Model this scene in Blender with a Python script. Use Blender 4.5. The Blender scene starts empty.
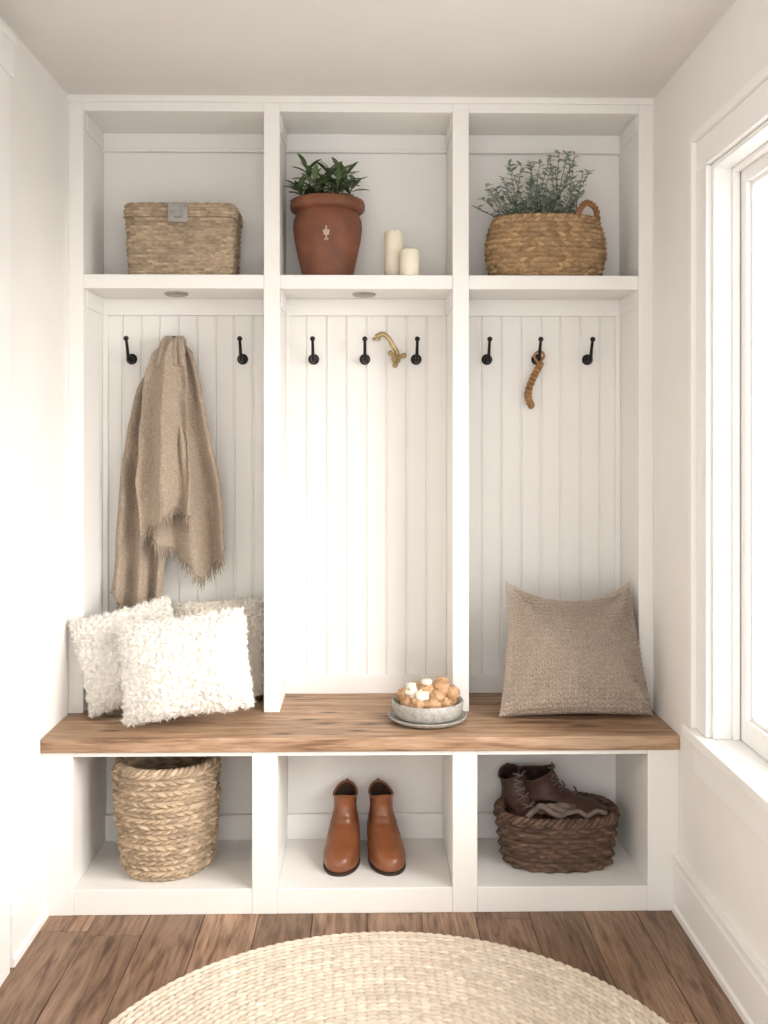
import bpy, bmesh, math, random
import numpy as np
from mathutils import Vector, Matrix, noise, Euler
random.seed(7); rng=np.random.default_rng(7)
PI=math.pi
SC=bpy.context.scene
# ------------------------------------------------------------------ helpers
class MB:
    def __init__(s): s.v=[];s.f=[];s.m=[];s.a=[]
    def add(s,vs,fs,mat=0,var=0.0):
        o=len(s.v); n=len(vs)
        s.v.extend([tuple(map(float,p)) for p in vs])
        s.f.extend([tuple(i+o for i in f) for f in fs]); 
        s.m.extend([mat]*len(fs) if isinstance(mat,int) else list(mat))
        s.a.extend([float(var)]*n if np.isscalar(var) else [float(q) for q in var])
        return s
    def box(s,x0,x1,y0,y1,z0,z1,mat=0,var=0.0):
        v=[(x0,y0,z0),(x1,y0,z0),(x1,y1,z0),(x0,y1,z0),(x0,y0,z1),(x1,y0,z1),(x1,y1,z1),(x0,y1,z1)]
        f=[(0,3,2,1),(4,5,6,7),(0,1,5,4),(1,2,6,5),(2,3,7,6),(3,0,4,7)]
        return s.add(v,f,mat,var)
    def build(s,name,mats,smooth=True,parent=None,bevel=0,matrix=None,merge=0,angle=None):
        me=bpy.data.meshes.new(name); me.from_pydata(s.v,[],s.f)
        for m in mats: me.materials.append(m)
        me.polygons.foreach_set('material_index',s.m)
        at=me.attributes.new('var','FLOAT','POINT'); at.data.foreach_set('value',s.a)
        me.polygons.foreach_set('use_smooth',[smooth]*len(s.f))
        me.update()
        if merge or smooth:
            bm=bmesh.new(); bm.from_mesh(me)
            if merge: bmesh.ops.remove_doubles(bm,verts=bm.verts,dist=merge)
            bm.to_mesh(me); bm.free()
        ob=bpy.data.objects.new(name,me); SC.collection.objects.link(ob)
        if angle and smooth:
            me.set_sharp_from_angle(angle=math.radians(angle))
        if bevel:
            b=ob.modifiers.new('bevel','BEVEL'); b.width=bevel; b.segments=2; b.limit_method='ANGLE'
        if parent: ob.parent=parent
        if matrix is not None: ob.matrix_world=matrix
        return ob
def empty(name,loc=(0,0,0)):
    e=bpy.data.objects.new(name,None); e.empty_display_size=.05; SC.collection.objects.link(e); return e
def grid_faces(M,N,closed=True,off=0,flip=False):
    fs=[]
    NN=N if closed else N-1
    for i in range(M-1):
        for j in range(NN):
            a=off+i*N+j; b=off+i*N+(j+1)%N; c=off+(i+1)*N+(j+1)%N; d=off+(i+1)*N+j
            fs.append((a,d,c,b) if flip else (a,b,c,d))
    return fs
def catmull(pts,n):
    P=np.array(pts,float); k=len(P)
    out=[]
    for t in np.linspace(0,k-1,n):
        i=min(int(t),k-2); u=t-i
        p0=P[max(i-1,0)];p1=P[i];p2=P[i+1];p3=P[min(i+2,k-1)]
        out.append(.5*((2*p1)+(-p0+p2)*u+(2*p0-5*p1+4*p2-p3)*u*u+(-p0+3*p1-3*p2+p3)*u**3))
    return np.array(out)
def tube(mb,pts,rad,seg=8,mat=0,var=0.0,flat=None):
    P=[Vector(p) for p in pts]; n=len(P)
    if np.isscalar(rad): rad=[rad]*n
    T=[(P[min(i+1,n-1)]-P[max(i-1,0)]).normalized() for i in range(n)]
    ref=Vector((0,0,1)) if abs(T[0].z)<.9 else Vector((1,0,0))
    u=T[0].cross(ref).normalized(); vs=[]
    for i in range(n):
        u=(u-T[i]*u.dot(T[i]))
        u=u.normalized() if u.length>1e-6 else T[i].orthogonal().normalized()
        w=T[i].cross(u)
        for j in range(seg):
            a=2*PI*j/seg
            vs.append(P[i]+u*(math.cos(a)*rad[i])+w*(math.sin(a)*rad[i]*(flat or 1)))
    fs=grid_faces(n,seg)
    fs.append(tuple(range(seg))[::-1]); fs.append(tuple((n-1)*seg+j for j in range(seg)))
    mb.add(vs,fs,mat,var)
def lathe(mb,prof,seg=48,mat=0,var=0.0,cen=(0,0,0),mats=None,M=None,closebot=True,closetop=False):
    vs=[]
    for r,z in prof:
        for j in range(seg):
            a=2*PI*j/seg; p=Vector((r*math.cos(a),r*math.sin(a),z))
            if M is not None: p=M@p
            vs.append((p.x+cen[0],p.y+cen[1],p.z+cen[2]))
    fs=grid_faces(len(prof),seg)
    ml=[mat]*len(fs) if mats is None else [mats[i//seg] for i in range(len(fs))]
    if closebot: fs.append(tuple(range(seg))[::-1]); ml.append(ml[0])
    if closetop: fs.append(tuple((len(prof)-1)*seg+j for j in range(seg))); ml.append(ml[-2] if ml else mat)
    mb.add(vs,fs,ml,var)
def blob(mb,c,r,mat=0,lump=.0,sc=(1,1,1),freq=40,seg=20,var=0.0):
    vs=[];n=seg//2+1
    for i in range(n):
        th=PI*i/(n-1)
        for j in range(seg):
            a=2*PI*j/seg
            d=Vector((math.sin(th)*math.cos(a),math.sin(th)*math.sin(a),math.cos(th)))
            k=r*(1+lump*noise.noise(d*r*freq+Vector(c)*31))
            vs.append((c[0]+d.x*k*sc[0],c[1]+d.y*k*sc[1],c[2]+d.z*k*sc[2]))
    mb.add(vs,grid_faces(n,seg,flip=True),mat,var)
# ------------------------------------------------------------------ materials
def lin(c): return tuple((x/12.92 if x<=.04045 else ((x+.055)/1.055)**2.4) for x in [q/255 for q in c])+(1,)
def pm(name,c1,c2=None,scale=20,rough=.6,bump=0,bscale=None,metal=0,stretch=(1,1,1),attr=0,detail=4,spec=.4,sheen=0,sss=0,bd=.002,lo=.3,hi=.7,transl=0):
    m=bpy.data.materials.new(name); m.use_nodes=True; nt=m.node_tree; N=nt.nodes; L=nt.links
    b=N['Principled BSDF']; b.inputs['Roughness'].default_value=rough; b.inputs['Metallic'].default_value=metal
    b.inputs['Specular IOR Level'].default_value=spec
    if sheen: b.inputs['Sheen Weight'].default_value=sheen
    if sss: b.inputs['Subsurface Weight'].default_value=sss; b.inputs['Subsurface Scale'].default_value=.02
    tc=N.new('ShaderNodeTexCoord'); mp=N.new('ShaderNodeMapping'); mp.inputs['Scale'].default_value=stretch
    L.new(tc.outputs['Object'],mp.inputs['Vector'])
    vec=mp.outputs['Vector']
    c2=c2 or tuple(x*.94 for x in c1)
    at=N.new('ShaderNodeAttribute'); at.attribute_name='var'
    if attr:
        mu=N.new('ShaderNodeVectorMath'); mu.operation='MULTIPLY_ADD'
        L.new(at.outputs['Fac'],mu.inputs[0]); mu.inputs[1].default_value=(17.3,9.1,23.7); L.new(vec,mu.inputs[2]); vec=mu.outputs[0]
    no=N.new('ShaderNodeTexNoise'); no.inputs['Scale'].default_value=scale; no.inputs['Detail'].default_value=detail
    L.new(vec,no.inputs['Vector'])
    cr=N.new('ShaderNodeValToRGB'); cr.color_ramp.elements[0].position=lo; cr.color_ramp.elements[1].position=hi
    cr.color_ramp.elements[0].color=lin(c1); cr.color_ramp.elements[1].color=lin(c2)
    L.new(no.outputs['Fac'],cr.inputs['Fac']); col=cr.outputs['Color']
    if attr:
        hs=N.new('ShaderNodeHueSaturation'); mr=N.new('ShaderNodeMapRange')
        mr.inputs['To Min'].default_value=1-attr; mr.inputs['To Max'].default_value=1+attr
        L.new(at.outputs['Fac'],mr.inputs['Value']); L.new(mr.outputs['Result'],hs.inputs['Value'])
        L.new(col,hs.inputs['Color']); col=hs.outputs['Color']
    L.new(col,b.inputs['Base Color'])
    if bump:
        n2=N.new('ShaderNodeTexNoise'); n2.inputs['Scale'].default_value=bscale or scale*4; n2.inputs['Detail'].default_value=3
        L.new(vec,n2.inputs['Vector'])
        bp=N.new('ShaderNodeBump'); bp.inputs['Strength'].default_value=bump; bp.inputs['Distance'].default_value=bd
        L.new(n2.outputs['Fac'],bp.inputs['Height']); L.new(bp.outputs['Normal'],b.inputs['Normal'])
    return m
def wood(name,ca,cb,cc,axis='X',attr=.12,rough=.45,knot=1.0,thr=.55):
    m=bpy.data.materials.new(name); m.use_nodes=True; nt=m.node_tree; N=nt.nodes; L=nt.links
    b=N['Principled BSDF']; b.inputs['Roughness'].default_value=rough; b.inputs['Specular IOR Level'].default_value=.35
    tc=N.new('ShaderNodeTexCoord'); at=N.new('ShaderNodeAttribute'); at.attribute_name='var'
    mu=N.new('ShaderNodeVectorMath'); mu.operation='MULTIPLY_ADD'
    L.new(at.outputs['Fac'],mu.inputs[0]); mu.inputs[1].default_value=(17.3,9.1,3.7); L.new(tc.outputs['Object'],mu.inputs[2])
    mp=N.new('ShaderNodeMapping'); mp.inputs['Scale'].default_value=(1.6,18,18) if axis=='X' else (18,1.6,18)
    L.new(mu.outputs[0],mp.inputs['Vector'])
    n1=N.new('ShaderNodeTexNoise'); n1.inputs['Scale'].default_value=1.6; n1.inputs['Detail'].default_value=8; n1.inputs['Distortion'].default_value=1.4
    L.new(mp.outputs['Vector'],n1.inputs['Vector'])
    n2=N.new('ShaderNodeTexNoise'); n2.inputs['Scale'].default_value=9; n2.inputs['Detail'].default_value=5
    L.new(mp.outputs['Vector'],n2.inputs['Vector'])
    ma=N.new('ShaderNodeMath'); ma.operation='MULTIPLY_ADD'; ma.inputs[1].default_value=.35
    L.new(n2.outputs['Fac'],ma.inputs[0]); 
    m3=N.new('ShaderNodeMath'); m3.operation='MULTIPLY'; m3.inputs[1].default_value=.68; L.new(n1.outputs['Fac'],m3.inputs[0]); L.new(m3.outputs[0],ma.inputs[2])
    cr=N.new('ShaderNodeValToRGB'); e=cr.color_ramp.elements; e[0].position=.38; e[1].position=.64
    e[0].color=lin(cc); e[1].color=lin(ca); x=cr.color_ramp.elements.new(.5); x.color=lin(cb)
    L.new(ma.outputs[0],cr.inputs['Fac'])
    col=cr.outputs['Color']
    n5=N.new('ShaderNodeTexNoise'); n5.inputs['Scale'].default_value=2.2; n5.inputs['Detail'].default_value=2; L.new(mu.outputs[0],n5.inputs['Vector'])
    r5=N.new('ShaderNodeMapRange'); r5.inputs['From Min'].default_value=.3; r5.inputs['From Max'].default_value=.7; r5.inputs['To Min'].default_value=.84; r5.inputs['To Max'].default_value=1.14; L.new(n5.outputs['Fac'],r5.inputs['Value'])
    mk=N.new('ShaderNodeMapping'); mk.inputs['Scale'].default_value=(5,16,1) if axis=='X' else (16,5,1); L.new(mu.outputs[0],mk.inputs['Vector'])
    vo=N.new('ShaderNodeTexVoronoi'); vo.voronoi_dimensions='2D'; vo.inputs['Scale'].default_value=.55; L.new(mk.outputs['Vector'],vo.inputs['Vector'])
    kr=N.new('ShaderNodeMapRange'); kr.inputs['From Min'].default_value=.03; kr.inputs['From Max'].default_value=.13; kr.inputs['To Min'].default_value=.85*knot; kr.inputs['To Max'].default_value=0
    L.new(vo.outputs['Distance'],kr.inputs['Value'])
    mxk=N.new('ShaderNodeMix'); mxk.data_type='RGBA'; L.new(kr.outputs['Result'],mxk.inputs['Factor']); L.new(col,mxk.inputs[6]); mxk.inputs[7].default_value=lin(tuple(q*.62 for q in cc)); col=mxk.outputs[2]
    hs=N.new('ShaderNodeHueSaturation'); mr=N.new('ShaderNodeMapRange'); mr.inputs['To Min'].default_value=1-attr; mr.inputs['To Max'].default_value=1+attr
    L.new(at.outputs['Fac'],mr.inputs['Value']); mm=N.new('ShaderNodeMath'); mm.operation='MULTIPLY'; L.new(mr.outputs['Result'],mm.inputs[0]); L.new(r5.outputs['Result'],mm.inputs[1])
    L.new(mm.outputs[0],hs.inputs['Value']); L.new(col,hs.inputs['Color'])
    L.new(hs.outputs['Color'],b.inputs['Base Color'])
    bp=N.new('ShaderNodeBump'); bp.inputs['Strength'].default_value=.35; bp.inputs['Distance'].default_value=.001
    L.new(ma.outputs[0],bp.inputs['Height']); L.new(bp.outputs['Normal'],b.inputs['Normal'])
    return m
M_wall=pm('wall_paint',(241,238,233),(238,235,230),6,.8,.05,300)
M_ceil=pm('ceiling_paint',(230,226,221),(227,223,218),6,.9,.05,200)
M_white=pm('cabinet_paint',(241,238,233),(238,235,230),5,.45,.03,150)
M_trim=pm('trim_paint',(244,242,239),(242,240,236),5,.4)
M_bench=wood('bench_oak',(188,157,129),(162,129,101),(120,90,68),'X',.06,.5)
M_floor=wood('floor_oak',(160,130,106),(135,106,84),(98,73,56),'Y',.24,.48,.6)
M_iron=pm('black_iron',(30,28,27),(42,39,37),60,.4,.1,200,metal=.6)
M_brass=pm('aged_brass',(190,170,126),(156,134,92),40,.35,.1,150,metal=.75)
M_steel=pm('brushed_steel',(175,172,168),(150,148,145),60,.35,metal=.9)
M_wick=pm('wicker_tan',(188,168,143),(148,128,104),45,.75,.3,300,attr=.24)
M_sea=pm('seagrass',(188,158,120),(146,115,80),50,.75,.3,400,attr=.28)
M_sea2=pm('seagrass_pale',(202,180,153),(162,139,113),50,.75,.3,400,attr=.28)
M_dark=pm('dark_wicker',(114,88,71),(70,52,42),50,.5,.3,300,attr=.32)
M_jute=pm('jute_rug',(234,221,203),(206,188,166),30,.9,.3,500,attr=.16)
M_terra=pm('terracotta',(134,84,60),(104,64,46),14,.6,.15,120)
M_emb=pm('emblem_clay',(206,186,170),(188,166,150),60,.7)
M_soil=pm('soil',(48,36,28),(30,22,17),80,.95,.8,120)
M_leafd=pm('leaf_dark_green',(66,86,54),(104,122,82),30,.45,attr=.35)
M_leafs=pm('leaf_sage',(136,151,134),(168,179,160),30,.6,attr=.22)
M_stem=pm('stem_green',(112,110,84),(92,88,66),30,.6)
M_wax=pm('candle_wax',(240,231,212),(234,224,202),12,.45,sss=.2)
M_wickc=pm('candle_wick',(60,50,42),(40,34,30),50,.9)
M_fluff=pm('sherpa_fleece',(250,246,238),(243,238,229),30,.9,.3,250,sheen=.3)
M_cream=pm('cream_fleece',(250,244,232),(245,237,223),30,.9,.3,250,sheen=.3)
M_knit=pm('knit_beige',(206,192,176),(172,156,140),220,.9,.4,500,sheen=.1,lo=.38,hi=.62)
M_throw=pm('wool_throw',(178,161,142),(144,127,110),260,.95,.5,420,sheen=.15,bd=.0015,lo=.36,hi=.64)
M_stone=pm('stoneware',(184,180,172),(158,154,147),90,.5,.2,60,lo=.4,hi=.65)
M_nut=pm('toasted_nut',(208,170,132),(172,130,92),60,.7,.6,160)
M_nutw=pm('nut_cream',(240,230,214),(226,212,190),60,.7,.4,160)
M_boot=pm('cognac_leather',(144,88,55),(110,65,40),9,.30,.1,160,spec=.5)
M_elas=pm('boot_elastic',(108,66,42),(92,55,34),60,.6)
M_sole=pm('boot_sole',(52,36,27),(42,28,21),50,.6)
M_boot2=pm('brown_leather',(90,64,53),(62,43,36),14,.5,.2,130)
M_grey=pm('grey_wool',(128,112,102),(104,90,81),50,.95,.5,300)
M_inner=pm('boot_lining',(64,44,34),(50,34,26),40,.9)
M_cord=pm('leather_cord',(176,132,86),(138,98,60),50,.6,.3,200)
M_hand=pm('leather_handle',(150,104,66),(126,84,52),40,.55)
# glass
M_glass=bpy.data.materials.new('window_glass'); M_glass.use_nodes=True
nt=M_glass.node_tree; nt.nodes.clear(); o=nt.nodes.new('ShaderNodeOutputMaterial'); mx=nt.nodes.new('ShaderNodeMixShader'); mx.inputs[0].default_value=.06
t_=nt.nodes.new('ShaderNodeBsdfTransparent'); g_=nt.nodes.new('ShaderNodeBsdfGlossy'); g_.inputs['Roughness'].default_value=.02
nt.links.new(t_.outputs[0],mx.inputs[1]); nt.links.new(g_.outputs[0],mx.inputs[2]); nt.links.new(mx.outputs[0],o.inputs[0])
# ------------------------------------------------------------------ room (metres; X right, Y away from camera, Z up)
W=1.8; H=2.391; YB=3.25; Y0=-.8
YF=3.0     # face of upper lockers
YP=3.235   # back panel plane
YS=2.742   # bench front edge
ZB=.499    # bench top
TB=.040    # bench thickness
MB().box(-.15,0,Y0,YB+.12,0,H).build('wall_left',[M_wall],False)
MB().box(0,W,YB,YB+.12,0,H).build('wall_back',[M_wall],False)
MB().box(-.15,W+.15,Y0,YB+.12,H,H+.1).build('ceiling',[M_ceil],False)
OY0,OY1,OZ0,OZ1=1.0,2.475,.575,2.04
w=MB(); X1=W+.15
w.box(W,X1,Y0,YB+.12,0,OZ0-.012); w.box(W,X1,Y0,YB+.12,OZ1+.001,H); w.box(W,X1,Y0,OY0-.001,OZ0-.012,OZ1+.001); w.box(W,X1,OY1+.001,YB+.12,OZ0-.012,OZ1+.001)
w.build('wall_right',[M_wall],False)
# floor planks
fl=MB(); x=-.15; k=0
while x<W+.15:
    wd=.152; x1=min(x+wd,W+.15); y=Y0-random.random()*.9
    while y<YB+.12:
        ln=1.1+random.random()*.9; a=max(y,Y0); b=min(y+ln,YB+.12)
        if b>a+.01: fl.box(x+.0008,x1-.0008,a+.0008,b-.0008,-.03,0,0,random.random())
        y+=ln
    x+=wd
fl.box(-.15,W+.15,Y0,YB+.12,-.05,-.03,0,.1)
fl.build('floor',[M_floor],False,bevel=.0012)
# baseboards
def prism(b,axis_pts,y0,y1,sx,x0):
    vs=[(x0+sx*o,y0,z) for o,z in axis_pts]+[(x0+sx*o,y1,z) for o,z in axis_pts]; m=len(axis_pts)
    b.add(vs,[(i,(i+1)%m,m+(i+1)%m,m+i) for i in range(m)]+[tuple(range(m)),tuple(range(m,2*m))[::-1]])
bp_=[(0,0),(.022,0),(.022,.018),(.016,.024),(.016,.128),(.012,.134),(.012,.150),(.020,.153),(.020,.163),(0,.165)]
b=MB(); prism(b,bp_,Y0,2.75,-1,W); b.build('baseboard_right',[M_trim],False)
b=MB(); prism(b,bp_,2.485,2.75,1,0); b.build('baseboard_left',[M_trim],False)
# door on left wall (only its casing edge shows)
d=empty('door_1')
b=MB(); b.box(0,.02,2.37,2.46,0,2.25); b.box(0,.02,1.45,1.54,0,2.25); b.box(0,.023,1.43,2.48,2.25,2.335); b.box(.0,.028,1.425,2.485,2.335,2.35)
b.build('casing',[M_trim],False,d,.003)
b=MB(); b.box(0,.008,1.54,2.37,.005,2.25)
for z0,z1 in((.15,1.0),(1.12,2.12)):
    for y0,y1 in((1.64,1.92),(1.99,2.27)): b.box(.008,.013,y0,y1,z0,z1)
b.build('door_leaf',[M_trim],False,d,.002)
b=MB(); blob(b,(.055,1.6,1.0),.026); tube(b,[(.008,1.6,1.0),(.05,1.6,1.0)],.009,12); b.build('door_knob',[M_brass],True,d)
# window
wn=empty('window_1')
cw=.10
def cpart(nm,*bx):
    for i,q in enumerate(bx):
        b=MB(); b.box(*q); b.build('%s_%d'%(nm,i),[M_trim],False,wn,.003)
cpart('casing',(W-.02,W,OY1+.001,OY1+cw-.022,OZ0,OZ1),(W-.02,W,OY0-cw+.022,OY0-.001,OZ0,OZ1),(W-.02,W,OY0-cw+.022,OY1+cw-.022,OZ1+.001,OZ1+cw-.022))
cpart('backband',(W-.032,W,OY1+cw-.022,OY1+cw,OZ0,OZ1+cw),(W-.032,W,OY0-cw,OY0-cw+.022,OZ0,OZ1+cw),(W-.032,W,OY0-cw+.022,OY1+cw-.022,OZ1+cw-.022,OZ1+cw))
cpart('sill',(W-.045,W,OY0-cw-.02,OY1+cw+.02,OZ0-.028,OZ0),(W,W+.12,OY0+.001,OY1-.001,OZ0-.0115,OZ0))
cpart('apron',(W-.02,W,OY0-cw,OY1+cw,OZ0-.12,OZ0-.040),(W-.028,W,OY0-cw,OY1+cw,OZ0-.040,OZ0-.028))
t=.014
cpart('jamb',(W-.006,X1,OY1-t,OY1,OZ0,OZ1),(W-.006,X1,OY0,OY0+t,OZ0,OZ1),(W-.006,X1,OY0+t,OY1-t,OZ1-t,OZ1))
cpart('stop',(W+.040,W+.058,OY1-t-.012,OY1-t,OZ0,OZ1-t),(W+.040,W+.058,OY0+t,OY0+t+.012,OZ0,OZ1-t),(W+.040,W+.058,OY0+t+.012,OY1-t-.012,OZ1-t-.012,OZ1-t))
ym=(OY0+OY1)/2
for k,(a,c) in enumerate(((OY0+t,ym-.012),(ym+.012,OY1-t))):
    b=MB(); s=.045; xx0,xx1=W+.06,W+.1; z0,z1=OZ0+.0005,OZ1-t
    b.box(xx0,xx1,a,a+s,z0,z1); b.box(xx0,xx1,c-s,c,z0,z1); b.box(xx0,xx1,a+s,c-s,z0,z0+.06); b.box(xx0,xx1,a+s,c-s,z1-s,z1)
    b.build('sash_%d'%k,[M_trim],False,wn,.002)
    b=MB(); g=.011; q0,q1=xx0+.012,xx1-.01; A,C,Z0,Z1=a+s,c-s,z0+.06,z1-s
    b.box(q0,q1,A,A+g,Z0,Z1); b.box(q0,q1,C-g,C,Z0,Z1); b.box(q0,q1,A+g,C-g,Z0,Z0+g); b.box(q0,q1,A+g,C-g,Z1-g,Z1)
    b.build('glazing_bead_%d'%k,[M_trim],False,wn,.002)
    MB().box(W+.080,W+.084,A+g*.5,C-g*.5,Z0+g*.5,Z1-g*.5).build('glass_%d'%k,[M_glass],False,wn)
cpart('mullion',(W+.045,W+.115,ym-.012,ym+.012,OZ0,OZ1-t))

# ------------------------------------------------------------------ built-in cabinet
cab=empty('mudroom_built_in_cabinet')
def part(name,boxes,mat=M_white,bev=.002):
    b=MB()
    for q in boxes: b.box(*q)
    return b.build(name,[mat],False,cab,bev)
ZS0,ZS1,ZT=1.801,1.844,2.345
DX=[(0,.046),(.597,.646),(1.178,1.228),(1.754,W)]
for i,(a,c) in enumerate(DX): part('upright_%d'%i,[(a,c,YF,YP,ZB,H)])
for i in range(3):
    a=DX[i][1]; c=DX[i+1][0]
    part('shelf_%d'%i,[(a,c,YF+.001,YP,ZS0,ZS1)])
    part('top_rail_%d'%i,[(a,c,YF+.001,YP,ZT,H)])
    part('cubby_back_%d'%i,[(a,c,YP-.004,YB,ZS1,ZT)])
    part('cubby_trim_%d'%i,[(a,c,YP-.018,YP-.004,ZT-.052,ZT),(a,c,YP-.024,YP-.004,ZT-.062,ZT-.052),(a,a+.004,YF+.03,YP-.02,ZT-.055,ZT),(c-.004,c,YF+.03,YP-.02,ZT-.055,ZT)])
    part('ledger_%d'%i,[(a,c,YP-.02,YP-.002,ZS0-.055,ZS0),(a,a+.004,YF+.03,YP-.02,ZS0-.055,ZS0),(c-.004,c,YF+.03,YP-.02,ZS0-.055,ZS0)])
    part('bay_base_%d'%i,[(a,c,YP-.018,YP-.002,ZB,ZB+.06)])
    part('bay_corner_%d'%i,[(a,a+.016,YP-.016,YP-.002,ZB+.06,ZS0-.055),(c-.016,c,YP-.016,YP-.002,ZB+.06,ZS0-.055)])
    def bead(name,a,c,y,z0,z1,pitch=.064):
        n=max(1,round((c-a)/pitch)); p=(c-a)/n; prof=[(a,y)]
        for k in range(1,n):
            g=a+k*p; prof+=[(g-.0040,y),(g-.0018,y+.0046),(g+.0012,y+.0046),(g+.0030,y+.0005),(g+.0060,y-.0010),(g+.009,y)]
        prof.append((c,y))
        vs=[(px,py,z0) for px,py in prof]+[(px,py,z1) for px,py in prof]; m=len(prof)
        fs=[(k,k+1,m+k+1,m+k) for k in range(m-1)]
        b=MB(); b.add(vs,fs); b.box(a,c,y+.006,y+.012,z0,z1)
        b.build(name,[M_white],False,cab)
    bead('bead_board_%d'%i,a,c,YP-.002,ZB,ZS0)
part('crown_strip',[(0,W,YF-.01,YF-.0005,H-.02,H)])
# base
BX=[(0,.088),(.590,.661),(1.156,1.226),(1.710,W)]
YG=2.752; YL=3.105
for i,(a,c) in enumerate(BX): part('base_post_%d'%i,[(a,c,YG,YB,0,ZB-TB)])
for i in range(3):
    a=BX[i][1]; c=BX[i+1][0]
    part('base_floor_%d'%i,[(a,c,YG+.001,YB,0,.071)])
    part('base_rail_%d'%i,[(a,c,YG+.001,YG+.02,ZB-TB-.014,ZB-TB)])
    part('base_back_%d'%i,[(a,c,YL,YL+.012,.071,ZB-TB)])
    part('base_skirt_%d'%i,[(a,c,YL-.014,YL,.071,.15)])
# bench top boards
b=MB()
b.box(0,1.8,YS,YS+.165,ZB-TB,ZB,0,.35); b.box(0,1.8,YS+.166,YS+.335,ZB-TB,ZB,0,.75); b.box(0,1.8,YS+.336,YB,ZB-TB,ZB,0,.5)
b.build('bench_top',[M_bench],False,cab,.003)
# puck lights
for xx in (.31,.905):
    b=MB(); lathe(b,[(.0,-.006),(.026,-.006),(.030,-.008),(.036,-.006),(.038,0)],40,0,cen=(xx,3.1,ZS0-.0002),mats=[1,0,0,0],closebot=False)
    b.build('recessed_puck_light',[M_steel,M_stone])
# ------------------------------------------------------------------ hooks
def hook(x,z=1.603):
    b=MB(); R=Matrix.Rotation(PI/2,3,'X')
    lathe(b,[(.018,0),(.018,.003),(.013,.006),(.006,.008),(.001,.0085)],24,cen=(0,0,0),M=R)
    blob(b,(0,-.017,-.004),.0125,sc=(1,1,1.1))
    p=catmull([(0,-.004,-.004),(0,-.030,-.008),(0,-.052,.006),(0,-.062,.030),(0,-.078,.058)],20)
    tube(b,p,list(np.linspace(.0068,.0045,20)),10)
    blob(b,(0,-.079,.060),.0085)
    return b.build('coat_hook',[M_iron],True,matrix=Matrix.Translation((x,YP-.002,z)))
for xx in (.138,.294,.503,.738,.907,1.077,1.312,1.478,1.647): hook(xx)
# brass tap hung between hooks
b=MB(); yy=YP-.045
p=catmull([(.945,yy,1.672),(.965,yy-.002,1.682),(.985,yy,1.668),(.998,yy+.004,1.645),(1.012,yy+.01,1.622),(1.008,yy+.012,1.598)],30)
tube(b,p,[.010-.003*math.sin(PI*i/29) for i in range(30)],14)
lathe(b,[(.0135,0),(.0135,.006),(.009,.010)],20,cen=(.944,yy,1.662),closetop=True)
blob(b,(1.010,yy+.012,1.604),.0145)
for a in (0,120,240):
    a=math.radians(a+20); q=(1.010+.026*math.cos(a),yy-.006,1.604+.024*math.sin(a))
    tube(b,[(1.010,yy+.004,1.604),q],[.0055,.007],10); blob(b,q,.0092)
R=Matrix.Rotation(PI/2,3,'X'); lathe(b,[(.015,0),(.015,.004),(.008,.010),(.007,.05)],20,cen=(1.010,YP-.002,1.604),M=R)
b.build('brass_faucet',[M_brass],True,angle=50)
# twisted rope on right hook
b=MB(); cx=1.478
path=catmull([(cx+.004,YP-.044,1.585),(cx-.002,YP-.036,1.570),(cx-.012,YP-.03,1.550),(cx-.024,YP-.026,1.522),(cx-.032,YP-.024,1.492),(cx-.030,YP-.024,1.468),(cx-.022,YP-.024,1.452)],110)
for s in range(2):
    pts=[]
    for i,q in enumerate(path):
        a=i*.34+s*PI; pts.append((q[0]+.0068*math.cos(a),q[1]+.0068*math.sin(a),q[2]))
    tube(b,pts,.0062,8,0)
lp=catmull([(cx+.004,YP-.044,1.592),(cx+.017,YP-.048,1.612),(cx+.002,YP-.052,1.628),(cx-.016,YP-.046,1.612),(cx-.001,YP-.044,1.588)],26); tube(b,lp,.004,8)
blob(b,tuple(path[-1]),.0115,sc=(1,1,1.2))
b.build('twisted_rope_loop',[M_cord],True)
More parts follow.
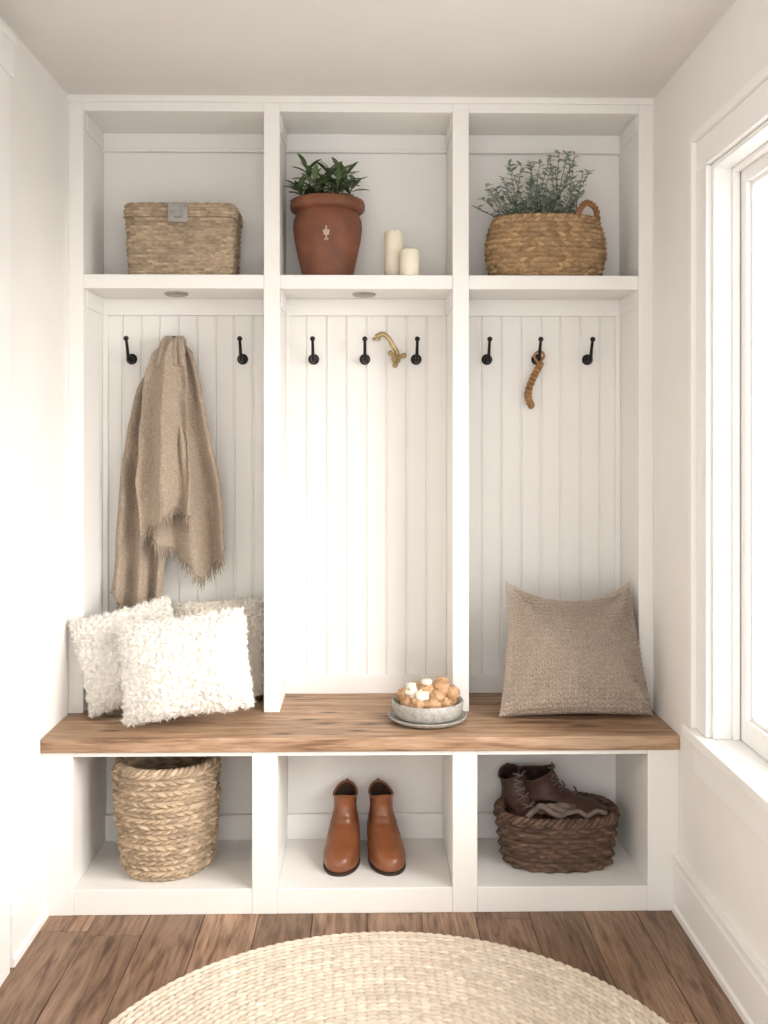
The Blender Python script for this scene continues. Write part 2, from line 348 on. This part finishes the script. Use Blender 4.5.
# ------------------------------------------------------------------ baskets
def outline(rx,ry,n,N):
    t=np.linspace(0,2*PI,4001)
    c,s=np.cos(t),np.sin(t)
    x=rx*np.sign(c)*np.abs(c)**(2/n); y=ry*np.sign(s)*np.abs(s)**(2/n)
    d=np.concatenate([[0],np.cumsum(np.hypot(np.diff(x),np.diff(y)))]); q=np.linspace(0,d[-1],N+1)[:-1]
    X=np.interp(q,d,x); Y=np.interp(q,d,y)
    nx=np.roll(Y,-1)-np.roll(Y,1); ny=-(np.roll(X,-1)-np.roll(X,1)); l=np.hypot(nx,ny); return X,Y,nx/l,ny/l
def basket(b,rx,ry,h,prof,n=2,rows=20,ncol=40,amp=.004,style='braid',spc=7,spr=6,wall=.012,mat=0,jit=.002,wav=0.0,rim=.008,slant=.8):
    N=ncol*spc; M=rows*spr+1
    X,Y,NX,NY=outline(rx,ry,n,N)
    v=np.linspace(0,1,M)[:,None]; u=(np.arange(N)/N)[None,:]
    S=np.array([prof(t) for t in v[:,0]])[:,None]
    wob=wav*(np.sin(2*PI*u*3+1+v*2)+.6*np.sin(2*PI*u*5+v*5))
    k=np.floor(np.clip(v*rows,0,rows-.001)); r=v*rows-k
    hg=np.sqrt(np.clip(1-(2*r-1)**2,0,1))
    if style=='braid':
        sgn=np.where(k%2==0,1,-1); ss=u*ncol+sgn*(r-.5)*slant+.5*(k%2)+.15*np.sin(2*PI*u*7+k); q=np.floor(ss); s=ss-q
        hh=.15+.85*np.sqrt(np.clip(1-(2*s-1)**2,0,1)); disp=amp*hg*hh
        var=np.mod(np.sin((q%ncol)*12.98+k*78.2)*43758.5,1)
        disp=disp*(.75+.5*var)
    else:
        ph=np.cos(PI*u*ncol+PI*k); disp=amp*(hg*(.5+.5*ph))+amp*.2*hg
        q=np.floor(u*ncol/2+.5*(k%2)); var=np.mod(np.sin(q*12.98+k*78.2)*43758.5,1)
        disp=disp*(.8+.4*var)
    rj=np.mod(np.sin(k*91.7)*4375.5,1)-.5
    off=disp+jit*rj+0*u
    P=np.stack([X[None]*(S+wob)+NX[None]*off, Y[None]*(S+wob)+NY[None]*off, v*h+0*u],-1)
    b.add(P.reshape(-1,3),grid_faces(M,N),mat,(var+0*P[...,0]).reshape(-1))
    off2=-wall-disp*.6
    Q=np.stack([X[None]*(S+wob)+NX[None]*off2, Y[None]*(S+wob)+NY[None]*off2, v*(h-.004)+.004+0*u],-1)
    b.add(Q.reshape(-1,3),grid_faces(M,N,flip=True),mat,(var+0*Q[...,0]).reshape(-1))
    b.add([tuple(P[0,j]) for j in range(0,N,4)],[tuple(range(len(range(0,N,4))))[::-1]],mat,.4)
    b.add([tuple(Q[2,j]) for j in range(0,N,4)],[tuple(range(len(range(0,N,4))))],mat,.4)
    s1=prof(1.0); K=N
    for g in range(3):
        pts=[]
        for j in range(K+1):
            jj=j%K; a=j/K*2*PI*max(8,ncol//2)/1.0+g*2*PI/3
            o=-wall*.45+rim*.75*math.cos(a); ww=1+float(wob[-1,jj])/s1 if wav else 1
            pts.append((X[jj]*s1*ww+NX[jj]*o, Y[jj]*s1*ww+NY[jj]*o, h+rim*.75*math.sin(a)))
        tube(b,pts,rim*.72,7,mat,g*.4+.1)
# rectangular lidded wicker basket
o=empty('wicker_storage_basket')
b=MB(); basket(b,.167,.096,.180,lambda t:.95+.05*t,n=9,rows=22,ncol=60,amp=.0060,style='weave',spc=6,spr=5,jit=.0015,rim=.004)
ob=b.build('body',[M_wick],True,o)
b=MB(); basket(b,.1705,.0995,.038,lambda t:1.0,n=9,rows=4,ncol=60,amp=.0060,style='weave',spc=6,spr=6,jit=.0008,rim=.0045)
n1,n2=170,100; XX,YY=np.meshgrid(np.linspace(-.162,.162,n1),np.linspace(-.092,.092,n2))
kk=np.floor((YY+.1)/.0065); hz=.003*np.abs(np.sin(PI*(YY+.1)/.0065))*(.5+.5*np.cos(2*PI*XX/.022+PI*kk))
b.add(np.stack([XX,YY,.036+hz],-1).reshape(-1,3),grid_faces(n2,n1,False),0,np.mod(np.sin(kk*17.3)*437,1).reshape(-1))
l=b.build('lid',[M_wick],True,o); l.location.z=.182
b=MB(); b.box(-.03,.03,-.113,-.107,.162,.220); b.box(-.026,.026,-.115,-.113,.193,.198)
tube(b,[(-.012,-.118,.179),(.012,-.118,.179)],.004,10); blob(b,(-.02,-.114,.209),.003); blob(b,(.02,-.114,.209),.003); b.box(-.01,.01,-.117,-.113,.176,.208)
b.build('latch_plate',[M_steel],False,o,.001)
o.location=(.333,3.118,ZS1)
# upper right belly basket
o=empty('seagrass_basket_planter')
b=MB(); basket(b,.186,.096,.190,lambda t:.80+.20*math.sin(PI*min(1,(t*.80+.10)))**.8,n=2.2,rows=12,ncol=44,amp=.011,spc=8,spr=7,wav=.004,jit=.003,rim=.009)
b.build('body',[M_sea],True,o)
b=MB()
for sx in (1,):
    for g in range(3):
        p=catmull([(sx*.085,-.07,.185),(sx*.100,-.070,.222),(sx*.125,-.055,.240),(sx*.155,-.035,.226),(sx*.165,-.025,.180)],40)
        tube(b,[(q[0]+.005*math.cos(i*.6+g*2.1),q[1],q[2]+.005*math.sin(i*.6+g*2.1)) for i,q in enumerate(p)],.0055,8)
b.build('handle',[M_hand],True,o)
b=MB(); lathe(b,[(.001,.15),(.15,.15)],40,closebot=False); 
for i in range(len(b.v)): b.v[i]=(b.v[i][0],b.v[i][1]*.5,b.v[i][2]+.006*noise.noise(Vector(b.v[i])*60))
b.build('soil',[M_soil],True,o)
def leaf(b,base,d,up,L,Wd,mat=0,curl=.2,var=0,n=6):
    d=d.normalized(); s=d.cross(up); 
    if s.length<1e-4: s=d.orthogonal()
    s.normalize(); nn=s.cross(d).normalized(); vs=[]
    for i in range(n+1):
        t=i/n; wdt=Wd*.5*math.sin(PI*min(1,t*.94+.03))**.7
        c=base+d*(L*t)-nn*(curl*L*t*t)
        vs+= [c-s*wdt+nn*wdt*.25, c, c+s*wdt+nn*wdt*.25]
    b.add(vs,grid_faces(n+1,3,False),mat,var)
b=MB(); 
for k in range(52):
    bx=(random.random()-.5)*.20; by=(random.random()-.5)*.08
    ln=.10+random.random()*.15
    if bx>.0: ln*=1.1
    ex=bx*1.45+(random.random()-.45)*.14; ey=by+(random.random()-.6)*.06
    if k<6: ln=.10+.022*k; bx=-.09; ex=-.215+.02*k
    if 6<=k<10: ln=.17+.013*k; bx=.03; ex=-.02+.03*(k-5)
    ex=max(-.22,min(.165,ex)); ey=max(-.085,min(.06,ey)); ln=min(ln,.265)
    p=catmull([(bx,by,.14),(bx+(ex-bx)*.3,by+(ey-by)*.3,.14+ln*.5),(ex,ey,.14+ln)],16)
    tube(b,p,list(np.linspace(.0016,.0008,16)),5,1)
    for i in range(4,16):
        for sd in (-1,1,0):
            if random.random()<.28: continue
            a=random.random()*2*PI
            dr=Vector((math.cos(a)*.9,math.sin(a)*.7,.25+random.random()*.5))
            leaf(b,Vector(p[i]),dr,Vector((0,0,1)),.013+random.random()*.012,.009+random.random()*.006,0,.15,random.random(),4)
b.build('eucalyptus',[M_leafs,M_stem],True,o)
o.location=(1.485,3.118,ZS1)
# terracotta pot + plant
o=empty('potted_plant')
b=MB(); prof=[(.0,0),(.074,0),(.079,.004),(.084,.03),(.096,.08),(.106,.13),(.110,.165),(.108,.19),(.100,.210),(.099,.216),(.115,.221),(.119,.227),(.120,.240),(.116,.252),(.108,.254),(.100,.250),(.096,.228),(.09,.218)]
lathe(b,[(max(r,.0005),z) for r,z in prof],72,closebot=False)
b.build('pot',[M_terra],True,o,angle=40)
b=MB()
for (ex,ez,r) in ((0,.135,.004),(0,.127,.003),(0,.143,.003),(-.007,.138,.003),(.007,.138,.003),(-.006,.130,.0028),(.006,.130,.0028),(0,.119,.0025),(-.004,.113,.0022),(.004,.113,.0022),(0,.151,.0022)):
    rr=np.interp(ez,[.08,.13,.165],[.096,.106,.110]); blob(b,(ex,-math.sqrt(rr*rr-ex*ex),ez),r*1.25,sc=(1,.5,1.2),seg=10)
b.build('emblem',[M_emb],True,o)
b=MB(); lathe(b,[(.0005,.229),(.05,.231),(.0955,.227)],40,closebot=False); b.build('soil',[M_soil],True,o)
b=MB()
for k in range(13):
    a=k*2.4; rr=.010+.055*math.sqrt(k/13); bx,by=rr*math.cos(a),rr*math.sin(a)*.9
    hh=.055+.080*random.random()*(1.2 if bx<.03 else .85); out=Vector((math.cos(a)*rr*9,math.sin(a)*rr*6,0))
    top=Vector((bx,by,.225+hh))+out*.080; top.y=max(-.08,min(.075,top.y))
    tube(b,[(bx,by,.222),tuple((Vector((bx,by,.225))+top)/2+Vector((0,0,.006))),tuple(top)],[.0028,.0024,.002],6,1)
    for j in range(9):
        aa=j*2.4+k; tt=j/9; base=Vector((bx,by,.235)).lerp(top,.5+.5*tt)
        dr=Vector((math.cos(aa),math.sin(aa)*.6,.30+tt*1.1))+out*.5
        leaf(b,base,dr,Vector((0,0,1)),.056-.010*tt+.010*random.random(),.0195,0,.28,random.random(),6)
b.build('foliage',[M_leafd,M_stem],True,o)
o.location=(.788,3.119,ZS1)
# candles
def candle(x,y,r,h):
    b=MB(); lathe(b,[(.0005,0),(r-.002,0),(r,.002),(r,h-.004),(r-.003,h),(r-.006,h-.001),(r*.5,h-.006),(.0005,h-.007)],48,closebot=False)
    tube(b,[(0,0,h-.007),(.001,0,h+.003),(.003,0,h+.008)],.0012,6,1)
    b.build('pillar_candle',[M_wax,M_wickc],True,matrix=Matrix.Translation((x,y,ZS1)),angle=50)
candle(.9995,3.085,.0305,.150); candle(1.046,3.034,.0305,.083)
# lower left tall basket
o=empty('tall_seagrass_basket')
b=MB(); basket(b,.140,.140,.312,lambda t:.87+.11*math.sin(PI*.5*min(1,t*1.5))+.05*t*t,n=2,rows=20,ncol=36,amp=.013,spc=8,spr=8,wav=.012,jit=.010,rim=.010,slant=.9)
b.build('body',[M_sea2],True,o)
o.location=(.318,2.924,.071)
# ------------------------------------------------------------------ boots
def boot(name,L=.255,shaft=.205,mats=None,matrix=None,laces=False,parent=None,sw=1.0):
    b=MB()
    lv=np.array([(.010,-.130,.118,.050),(.022,-.134,.122,.0535),(.040,-.129,.123,.0530),(.055,-.112,.122,.050),(.068,-.085,.120,.046),(.080,-.055,.117,.042),(.095,-.022,.113,.0375*sw),(.115,.000,.110,.0340*sw),(.14,.010,.109,.0340*sw),(.16,.009,.112,.0355*sw),(shaft,.004,.117,.0370*sw)])
    G=catmull(lv,60); n=56; vs=[];ml=[]
    def lift(y): t=min(1,max(0,(y+.04)/.09)); return .020*t*t*(3-2*t)
    def ring(z,yf,yb,w,zz=None,inset=0):
        mid=(yf+yb)/2; hf=(yb-yf)/2-inset; out=[]
        for j in range(n):
            a=2*PI*j/n; ca,sa=math.cos(a),math.sin(a)
            y=mid-hf*math.copysign(abs(ca)**.92,ca); tt=(y+.134)/.256
            foot=max(0,1-z/.09); sh=1+foot*(.10*math.sin(PI*min(1,max(0,tt))*2.0+.2)-.22*max(0,tt-.45))
            x=(w-inset)*math.copysign(abs(sa)**(.85 if foot>.2 else .92),sa)*sh
            top=max(0,(z-.12)/(shaft-.12)); dz=top*(.010*math.cos(2*a)-.004)
            cre=.0022*math.sin(z*300+y*40)*math.exp(-((z-.085)/.03)**2) 
            out.append((x+math.copysign(cre,x),y-cre,z+dz+lift(y)*(1-.3*min(1,z/.1))))
        return out
    for g in G: vs+=ring(*g)
    fs=grid_faces(60,n,flip=True)
    for i in range(59):
        for j in range(n):
            a=abs(math.sin(2*PI*(j+.5)/n)); z=G[i][0]
            ml.append(1 if (not laces and .085<z<shaft-.012 and a>.93-.10*(z-.09)/.1 ) else 0)
    b.add(vs,fs,ml)
    iv=ring(*G[-1])+ring(G[-1][0]+.001,*G[-1][1:],inset=.002)+ring(G[-1][0]-.003,*G[-1][1:],inset=.005)+ring(*G[46],inset=.006)+ring(*G[38],inset=.007)
    b.add(iv,grid_faces(5,n,flip=True)+[tuple(4*n+j for j in range(n))],[0]*n+[0]*n+[2]*(2*n)+[2])
    for (z0,z1,e) in ((0,.009,.004),):
        r0=[(x*1.06,y*1.02,z0+max(0,z-.010)) for x,y,z in ring(*G[0])]; r1=[(x,y,z+.009) for x,y,z in r0]
        r2=[(x*.9,y*.95,z) for x,y,z in r1]
        b.add(r0+r1+r2,grid_faces(3,n,flip=True)+[tuple(range(n))],3)
    hl=[(x*1.04,y,0) for x,y,z in ring(*G[0]) if y>.045]; hu=[(x,y,lift(y)+.004) for x,y,z in hl]; m=len(hl)
    b.add(hl+hu,[(i,(i+1)%m,m+(i+1)%m,m+i) for i in range(m)]+[tuple(range(m)),tuple(range(m,2*m))],3)
    tube(b,[(0,.117,shaft-.01),(0,.125,shaft+.008),(0,.120,shaft+.022),(0,.113,shaft+.006)],.004,8,1)
    tube(b,[tuple(p) for p in ring(*G[-1])]+[ring(*G[-1])[0]],.0022,6,0)
    if laces:
        for k in range(5):
            z=.085+k*.02; yf=float(np.interp(z,lv[:,0],lv[:,1]))
            tube(b,[(-.02,yf+.006,z+.01),(0,yf-.006,z+.018),(.02,yf+.006,z+.026)],.0026,6,4); tube(b,[(.02,yf+.006,z+.01),(0,yf-.007,z+.018),(-.02,yf+.006,z+.026)],.0026,6,4)
    return b.build(name,mats,True,parent,matrix=matrix,angle=60)
mt=[M_boot,M_elas,M_inner,M_sole,M_sole]
boot('ankle_boot',mats=mt,shaft=.172,matrix=Matrix.Translation((.842,2.957,.0715))@Matrix.Rotation(math.radians(-5),4,'Z'))
boot('ankle_boot',mats=mt,shaft=.172,matrix=Matrix.Translation((.967,2.957,.0715))@Matrix.Rotation(math.radians(9),4,'Z'))
# dark basket with shoes
o=empty('dark_wicker_basket')
b=MB(); basket(b,.178,.120,.145,lambda t:.88+.12*t,n=2.5,rows=10,ncol=34,amp=.011,style='weave',spc=7,spr=8,wav=.003,jit=.001,rim=.011)
b.build('body',[M_dark],True,o)
o.location=(1.487,2.945,.071)
mt2=[M_boot2,M_elas,M_inner,M_sole,M_grey]
def T(x,y,z,rz,rx,ry,s=1.0): return Matrix.Translation((x,y,z))@Euler(tuple(math.radians(q) for q in (rx,ry,rz))).to_matrix().to_4x4()@Matrix.Scale(s,4)
boot('brown_leather_boot',mats=mt2,laces=True,matrix=T(1.405,2.970,.130,12,-4,-6,.98),shaft=.168,sw=1.3)
boot('brown_leather_boot',mats=mt2,laces=True,matrix=T(1.535,2.970,.158,64,-14,-6,1.0),shaft=.170,sw=1.5)
b=MB()
for k in range(3):
    pts=[]; x0=1.385+k*.03
    for i in range(60):
        t=i/59; pts.append((x0+.10*t+.012*math.sin(t*9+k),2.864+.014*math.sin(t*6+k*1.3)+.010*k,.224+.028*math.sin(PI*t)+.006*math.sin(t*14+k)))
    tube(b,pts,.009,8)
pts=catmull([(1.50,2.86,.235),(1.53,2.842,.250),(1.56,2.846,.235),(1.59,2.856,.245),(1.62,2.87,.232)],50); tube(b,[tuple(p) for p in pts],.007,8)
b.build('wool_scarf',[M_grey],True)
# ------------------------------------------------------------------ pillows
def pillow(name,w,h,Tk,n,mats,M,topw=1.0,c=.07,cv=.07,kind='fluff',rest=ZB,p=.42,sag=0,xmin=None):
    g=np.linspace(-1,1,n); gg=np.sign(g)*(1-(1-np.abs(g))**1.25) if kind!='knit' else g
    U,V=np.meshgrid(gg,gg); b=MB()
    X=w/2*U*(1-c*(1-V**2))*(1+(topw-1)*(V+1)/2); Z=h/2*V*(1-cv*(1-U**2))
    if kind=='fluff':   # slightly rounded corners
        rc=1-.035*(np.abs(U)**5*np.abs(V)**5); X=X*rc; Z=Z*rc
    Z=Z-sag*np.clip(V,0,1)**1.5*(1-U**2)**.8
    th=Tk/2*(np.clip((1-U**2)*(1-V**2),0,1))**p
    th=th*(1+.14*(-V))
    def ns(k,f=9): return np.array([noise.noise(Vector((x*f,z*f,w*20+k))) for x,z in zip(X.ravel(),Z.ravel())]).reshape(X.shape)
    for side,q in ((-1,ns(0)),(1,ns(7))):
        Yv=side*(th*(1+.22*q))
        if kind=='knit':
            cr=np.zeros_like(U)
            for cu,cv2 in ((-1,1),(1,1),(-1,-1),(1,-1)):
                du=U-cu; dv=V-cv2; rr=np.hypot(du,dv); an=np.arctan2(dv*cv2,du*cu)
                cr+=np.exp(-(rr/.8)**2)*np.sin(an*8+cu)*np.clip(rr*2,0,1)
            Yv=Yv+side*.022*cr*np.clip(th/(Tk*.25),0,1)
            cc=U*w/2/.0185+200; rr=V*h/2/.0145+200
            ci=np.floor(cc); tri=np.abs(2*(cc-ci)-1); jt=np.mod(np.sin(ci*12.9)*437.5,1)
            d=.0150*(.1+.9*np.abs(np.sin(PI*2*cc))**.8)*(.1+.9*np.abs(np.sin(PI*(rr+.55*tri+.3*jt))))
            Yv=Yv+side*d*np.clip(th/ (Tk*.12),.1,1)
        P=np.stack([X,Yv,Z],-1).reshape(-1,3); b.add(P,grid_faces(n,n,False,flip=(side>0)),0,.5)
    ob=b.build(name,mats,True,merge=.0002)
    me=ob.data
    if kind=='fluff':
        co=np.empty(len(me.vertices)*3); me.vertices.foreach_get('co',co); co=co.reshape(-1,3)
        nr=np.array([tuple(v.normal) for v in me.vertices])
        s=w*50
        dsp=np.array([.009*noise.noise(Vector(q)*85+Vector((s,0,0)))+.006*noise.noise(Vector(q)*170) for q in co])
        co2=co+nr*(dsp[:,None]+.003); me.vertices.foreach_set('co',co2.ravel()); me.update()
        tb=MB(); idx=rng.integers(0,len(co2),30000); V_=[];F_=[]
        for k,i in enumerate(idx):
            P0=Vector(co2[i])+Vector(rng.normal(0,.0015,3)); d=(Vector(nr[i])+Vector(rng.normal(0,.9,3))).normalized()
            L=.0025+.0035*rng.random(); s_=d.orthogonal().normalized()*.0009; bend=Vector(rng.normal(0,.8,3))*L
            o_=len(V_); m_=P0+d*L*.6; e_=P0+d*L*.7+bend
            V_+=[P0-s_,P0+s_,m_-s_,m_+s_,e_]; F_+=[(o_,o_+1,o_+3,o_+2),(o_+2,o_+3,o_+4)]
        tb.add(V_,F_,0,.5); t2=tb.build(name+'_pile',mats,True)
        bm=bmesh.new(); bm.from_mesh(me); bm.from_mesh(t2.data); bm.to_mesh(me); bm.free()
        bpy.data.objects.remove(t2)
    R=M.to_3x3(); zs=min((R@v.co).z for v in me.vertices)+M.translation.z
    M=Matrix.Translation((0,0,rest-zs-.002))@M
    if xmin is not None:
        xs=min((R@v.co).x for v in me.vertices)+M.translation.x
        if xs<xmin: M=Matrix.Translation((xmin-xs,0,0))@M
    ob.matrix_world=M
    return ob
pillow('sherpa_pillow',.380,.288,.17,140,[M_fluff],T(.382,2.862,.68,0,-14,-8),c=.06,cv=.06,p=.5)
pillow('sherpa_pillow',.305,.290,.13,110,[M_fluff],T(.165,3.00,.68,20,-12,-12),xmin=.004,c=.06,cv=.06,p=.5)
pillow('cream_fleece_pillow',.29,.305,.10,110,[M_cream],T(.440,3.150,.66,-3,-9,-3),c=.05,cv=.05,p=.5)
pillow('knit_pillow',.475,.41,.23,320,[M_knit],T(1.545,2.99,.7,4,-17,1),topw=.83,c=.06,cv=.03,kind='knit',sag=.060,p=.5)
# ------------------------------------------------------------------ plate, bowl, nuts
px,py=1.095,2.912
b=MB(); lathe(b,[(.0005,0),(.085,0),(.098,.003),(.114,.010),(.118,.017),(.115,.019),(.106,.013),(.09,.009),(.0005,.008)],72,cen=(px,py,ZB),closebot=False)
b.build('stoneware_plate',[M_stone],True,angle=60)
b=MB(); lathe(b,[(.0005,0),(.075,0),(.090,.004),(.100,.014),(.105,.03),(.107,.050),(.105,.054),(.101,.052),(.098,.03),(.090,.014),(.0005,.010)],72,cen=(px,py,ZB+.009),closebot=False)
b.build('stoneware_bowl',[M_stone],True,angle=60)
b=MB(); zc=ZB+.036
for (dx,dy,dz,r,m) in ((-.055,-.03,.02,.026,0),(-.03,-.05,.024,.024,0),(.01,-.055,.022,.026,0),(.045,-.035,.022,.026,0),(.060,0,.02,.026,0),(-.06,.02,.02,.025,0),(-.02,.01,.02,.03,0),(.03,.02,.02,.03,0),(0,.052,.02,.028,0),
    (-.045,-.015,.048,.027,1),(-.005,-.02,.056,.028,0),(.036,-.01,.058,.030,0),(.066,-.01,.046,.027,0),(0,.03,.055,.024,1),(-.035,.03,.05,.023,0),(-.068,-.005,.042,.023,0),(.025,-.045,.046,.023,0),(-.018,-.045,.046,.021,1),(.045,.02,.066,.024,0)):
    blob(b,(px+dx,py+dy,zc+dz),r,m,.45,(1,1,.85),freq=130,seg=22)
for dx,dy,dz in ((-.05,-.018,.076),(-.004,-.022,.088)):
    lathe(b,[(.0005,-.012),(.014,-.012),(.015,-.008),(.015,.0),(.013,.003),(.0005,.004)],24,1,cen=(px+dx,py+dy,zc+dz),closebot=False)
b.build('walnut_pile',[M_nut,M_nutw],True)
# ------------------------------------------------------------------ throw blanket
def curve_i(tab,z):
    zs=[q[1] for q in tab][::-1]; xs=[q[0] for q in tab][::-1]; return np.interp(z,zs,xs)
def panel(b,left,right,bot,ztop,y0,amp,npl,ph,out,N=130,M=150,dr=1.0):
    s=np.linspace(0,1,N)[None,:]; t=np.linspace(0,1,M)[:,None]
    zb=np.interp(s[0],[q[0] for q in bot],[q[1] for q in bot])[None,:]
    zb=zb+.006*np.sin(s*23+ph)
    zt=ztop-.035*np.abs(2*s-1)**2.2
    Z=zt+t*(zb-zt)
    ed=.003*np.sin(t*9+ph)+.002*np.sin(t*21+ph*2)
    XL=curve_i(left,Z)+ed; XR=curve_i(right,Z)+.003*np.sin(t*11+ph*3)
    drift=dr*(.9*np.sin(1.7*t+ph)+.15*np.sin(4.5*t+ph*2))
    th=2*PI*npl*(s**1.15)+drift+ph
    pl=np.sin(th)+.25*np.sin(1.7*th+1.3+3*t)*(.2+.8*t)
    X=XL+(XR-XL)*(s+ .35/(2*PI*npl)*np.cos(th)*1.2*np.sin(PI*s))
    A=amp*(.30+.70*np.clip(t*1.4,0,1))
    edge=np.clip(np.minimum(s,1-s)*8,0,1)**.5
    Y=y0-out*np.sin(PI*.5*np.clip(t*3,0,1))*(.55+.45*np.sin(PI*s))-A*pl*(.5+.5*edge)
    r=np.clip(1-t/.04,0,1); Y=Y+r*r*.022
    zz=(Z+0*X).ravel(); xx=X.ravel()
    nz=np.array([noise.noise(Vector((x*9,z*5,ph*5))) for x,z in zip(xx,zz)]).reshape(X.shape)
    n3=np.array([noise.noise(Vector((x*24+z*9,z*13-x*8,ph*9))) for x,z in zip(xx,zz)]).reshape(X.shape)
    n4=np.array([noise.noise(Vector((x*170,z*170,ph*9))) for x,z in zip(xx,zz)]).reshape(X.shape)
    Y=Y+(.018*nz+.009*n3)*np.clip(t*3,0,1)+.0028*n4; Y=np.minimum(Y,YP-.012)
    P=np.stack([X,Y,Z+0*X],-1)
    b.add(P.reshape(-1,3),grid_faces(M,N,False),0,.5)
    return P
def fringe(b,P,L=.036):
    e=P[-1]
    seg=np.cumsum(np.r_[0,np.linalg.norm(np.diff(e,axis=0),axis=1)]); n=int(seg[-1]/.0066)
    for q in np.linspace(0,seg[-1],n):
        c=[np.interp(q,seg,e[:,k]) for k in range(3)]; l=L*(.55+.8*random.random()); dx=(random.random()-.5)*.022
        tube(b,[(c[0],c[1],c[2]+.003),(c[0]+dx*.4,c[1]-.003,c[2]-l*.5),(c[0]+dx,c[1]-.001,c[2]-l)],[.0026,.0022,.0010],5)
o=empty('throw_blanket'); b=MB(); fb=MB()
yb=YP-.055
LA=[(.248,1.650),(.208,1.58),(.168,1.50),(.140,1.38),(.118,1.20),(.102,1.02),(.090,.86),(.090,.74)]
RA=[(.300,1.650),(.300,1.60),(.300,1.50),(.290,1.38),(.280,1.20),(.268,1.02),(.252,.86),(.244,.74)]
PA=panel(b,LA,RA,[(0,.845),(.15,.805),(.5,.770),(.85,.758),(1,.79)],1.650,yb,.022,2.2,.6,.0)
RB0=[(.262,1.655),(.258,1.60),(.246,1.50),(.236,1.38),(.232,1.20),(.232,1.02),(.240,.90),(.25,.82)]
RB1=[(.332,1.655),(.352,1.60),(.378,1.50),(.408,1.38),(.438,1.20),(.456,1.05),(.460,.95),(.460,.82)]
PB=panel(b,RB0,RB1,[(0,1.02),(.3,.975),(.55,.915),(.70,.895),(1,.985)],1.655,yb-.02,.030,1.9,2.2,.015)
LC=[(.252,1.655),(.224,1.60),(.200,1.50),(.188,1.38),(.182,1.20),(.190,1.05),(.20,.95)]
RC=[(.325,1.655),(.333,1.60),(.340,1.50),(.345,1.38),(.350,1.20),(.354,1.05),(.354,.95)]
PC=panel(b,LC,RC,[(0,1.035),(.3,1.07),(.7,1.115),(1,1.09)],1.660,yb-.05,.024,1.6,4.0,.022)
fringe(fb,PB); fringe(fb,PC); fringe(fb,PA,L=.008)
c=b.build('cloth',[M_throw],True,o); sm=c.modifiers.new('thick','SOLIDIFY'); sm.thickness=.006; sm.offset=0
b=MB()
for k in range(4):
    p=catmull([(.250+k*.020,YP-.018,1.600),(.262+k*.016,YP-.035,1.650+.004*(k%2)),(.268+k*.014,YP-.065,1.660),(.262+k*.018,YP-.098,1.640),(.248+k*.026,YP-.112,1.570)],24)
    tube(b,p,[.010+.004*math.sin(i/23*PI) for i in range(24)],10)
b.build('gather',[M_throw],True,o)
fb.build('fringe',[M_throw],True,o)
# ------------------------------------------------------------------ rug
b=MB(); R_=.70; rings=44; spr=5; ns=170; spa=5; M=rings*spr+1; N=ns*spa
rr=np.linspace(.004,R_,M)[:,None]; u=(np.arange(N)/N)[None,:]; v=np.linspace(0,1,M)[:,None]
k=np.floor(np.clip(v*rings,0,rings-.001)); r=v*rings-k; sg=np.where(k%2==0,1,-1)
cnt=np.maximum(6,np.round(ns*(k+1)/rings)); ss=u*cnt+sg*(r-.5)*.8; q=np.floor(ss); s=ss-q
hg=np.sqrt(np.clip(1-(2*r-1)**2,0,1)); hh=.25+.75*np.sqrt(np.clip(1-(2*s-1)**2,0,1))
Z=.004+.0100*hg*hh; var=np.mod(np.sin(np.mod(q,cnt)*12.98+k*78.2)*43758.5,1)
var=.75*var+.25*np.mod(np.sin(k*3.3)*437,1)
P=np.stack([rr*np.cos(2*PI*u),rr*np.sin(2*PI*u),Z],-1)
b.add(P.reshape(-1,3),grid_faces(M,N),0,(var+0*Z).reshape(-1))
E=[tuple(P[-1,j]) for j in range(N)]; b.add(E+[(x,y,0) for x,y,z in E],grid_faces(2,N,flip=True),0,.4)
b.build('round_jute_rug',[M_jute],True,matrix=Matrix.Translation((.958,1.93,.0005)))
# ------------------------------------------------------------------ lights
wd=bpy.data.worlds.new('sky'); SC.world=wd; wd.use_nodes=True; bg=wd.node_tree.nodes['Background']
bg.inputs['Color'].default_value=(.995,.99,.995,1); bg.inputs['Strength'].default_value=2.65
def sun(name,d,st,ang,col=(1,.975,.945)):
    l=bpy.data.lights.new(name,'SUN'); l.energy=st; l.angle=math.radians(ang); l.color=col
    ob=bpy.data.objects.new(name,l); SC.collection.objects.link(ob); ob.rotation_euler=Vector(d).to_track_quat('-Z','Y').to_euler(); ob.location=(4,0,4)
sun('sun_daylight',(-.80,.48,-.36),9.0,55)
# ------------------------------------------------------------------ camera
cam=bpy.data.cameras.new('camera'); co=bpy.data.objects.new('camera',cam); SC.collection.objects.link(co)
cam.sensor_fit='VERTICAL'; cam.sensor_height=36; cam.sensor_width=27; cam.lens=975/1024*36
co.location=(.914,0,1.336); co.rotation_euler=(PI/2,0,-math.atan(17/975)); cam.shift_y=-72/1024
cam.clip_start=.05
SC.camera=co
SC.view_settings.view_transform='Standard'; SC.view_settings.exposure=0
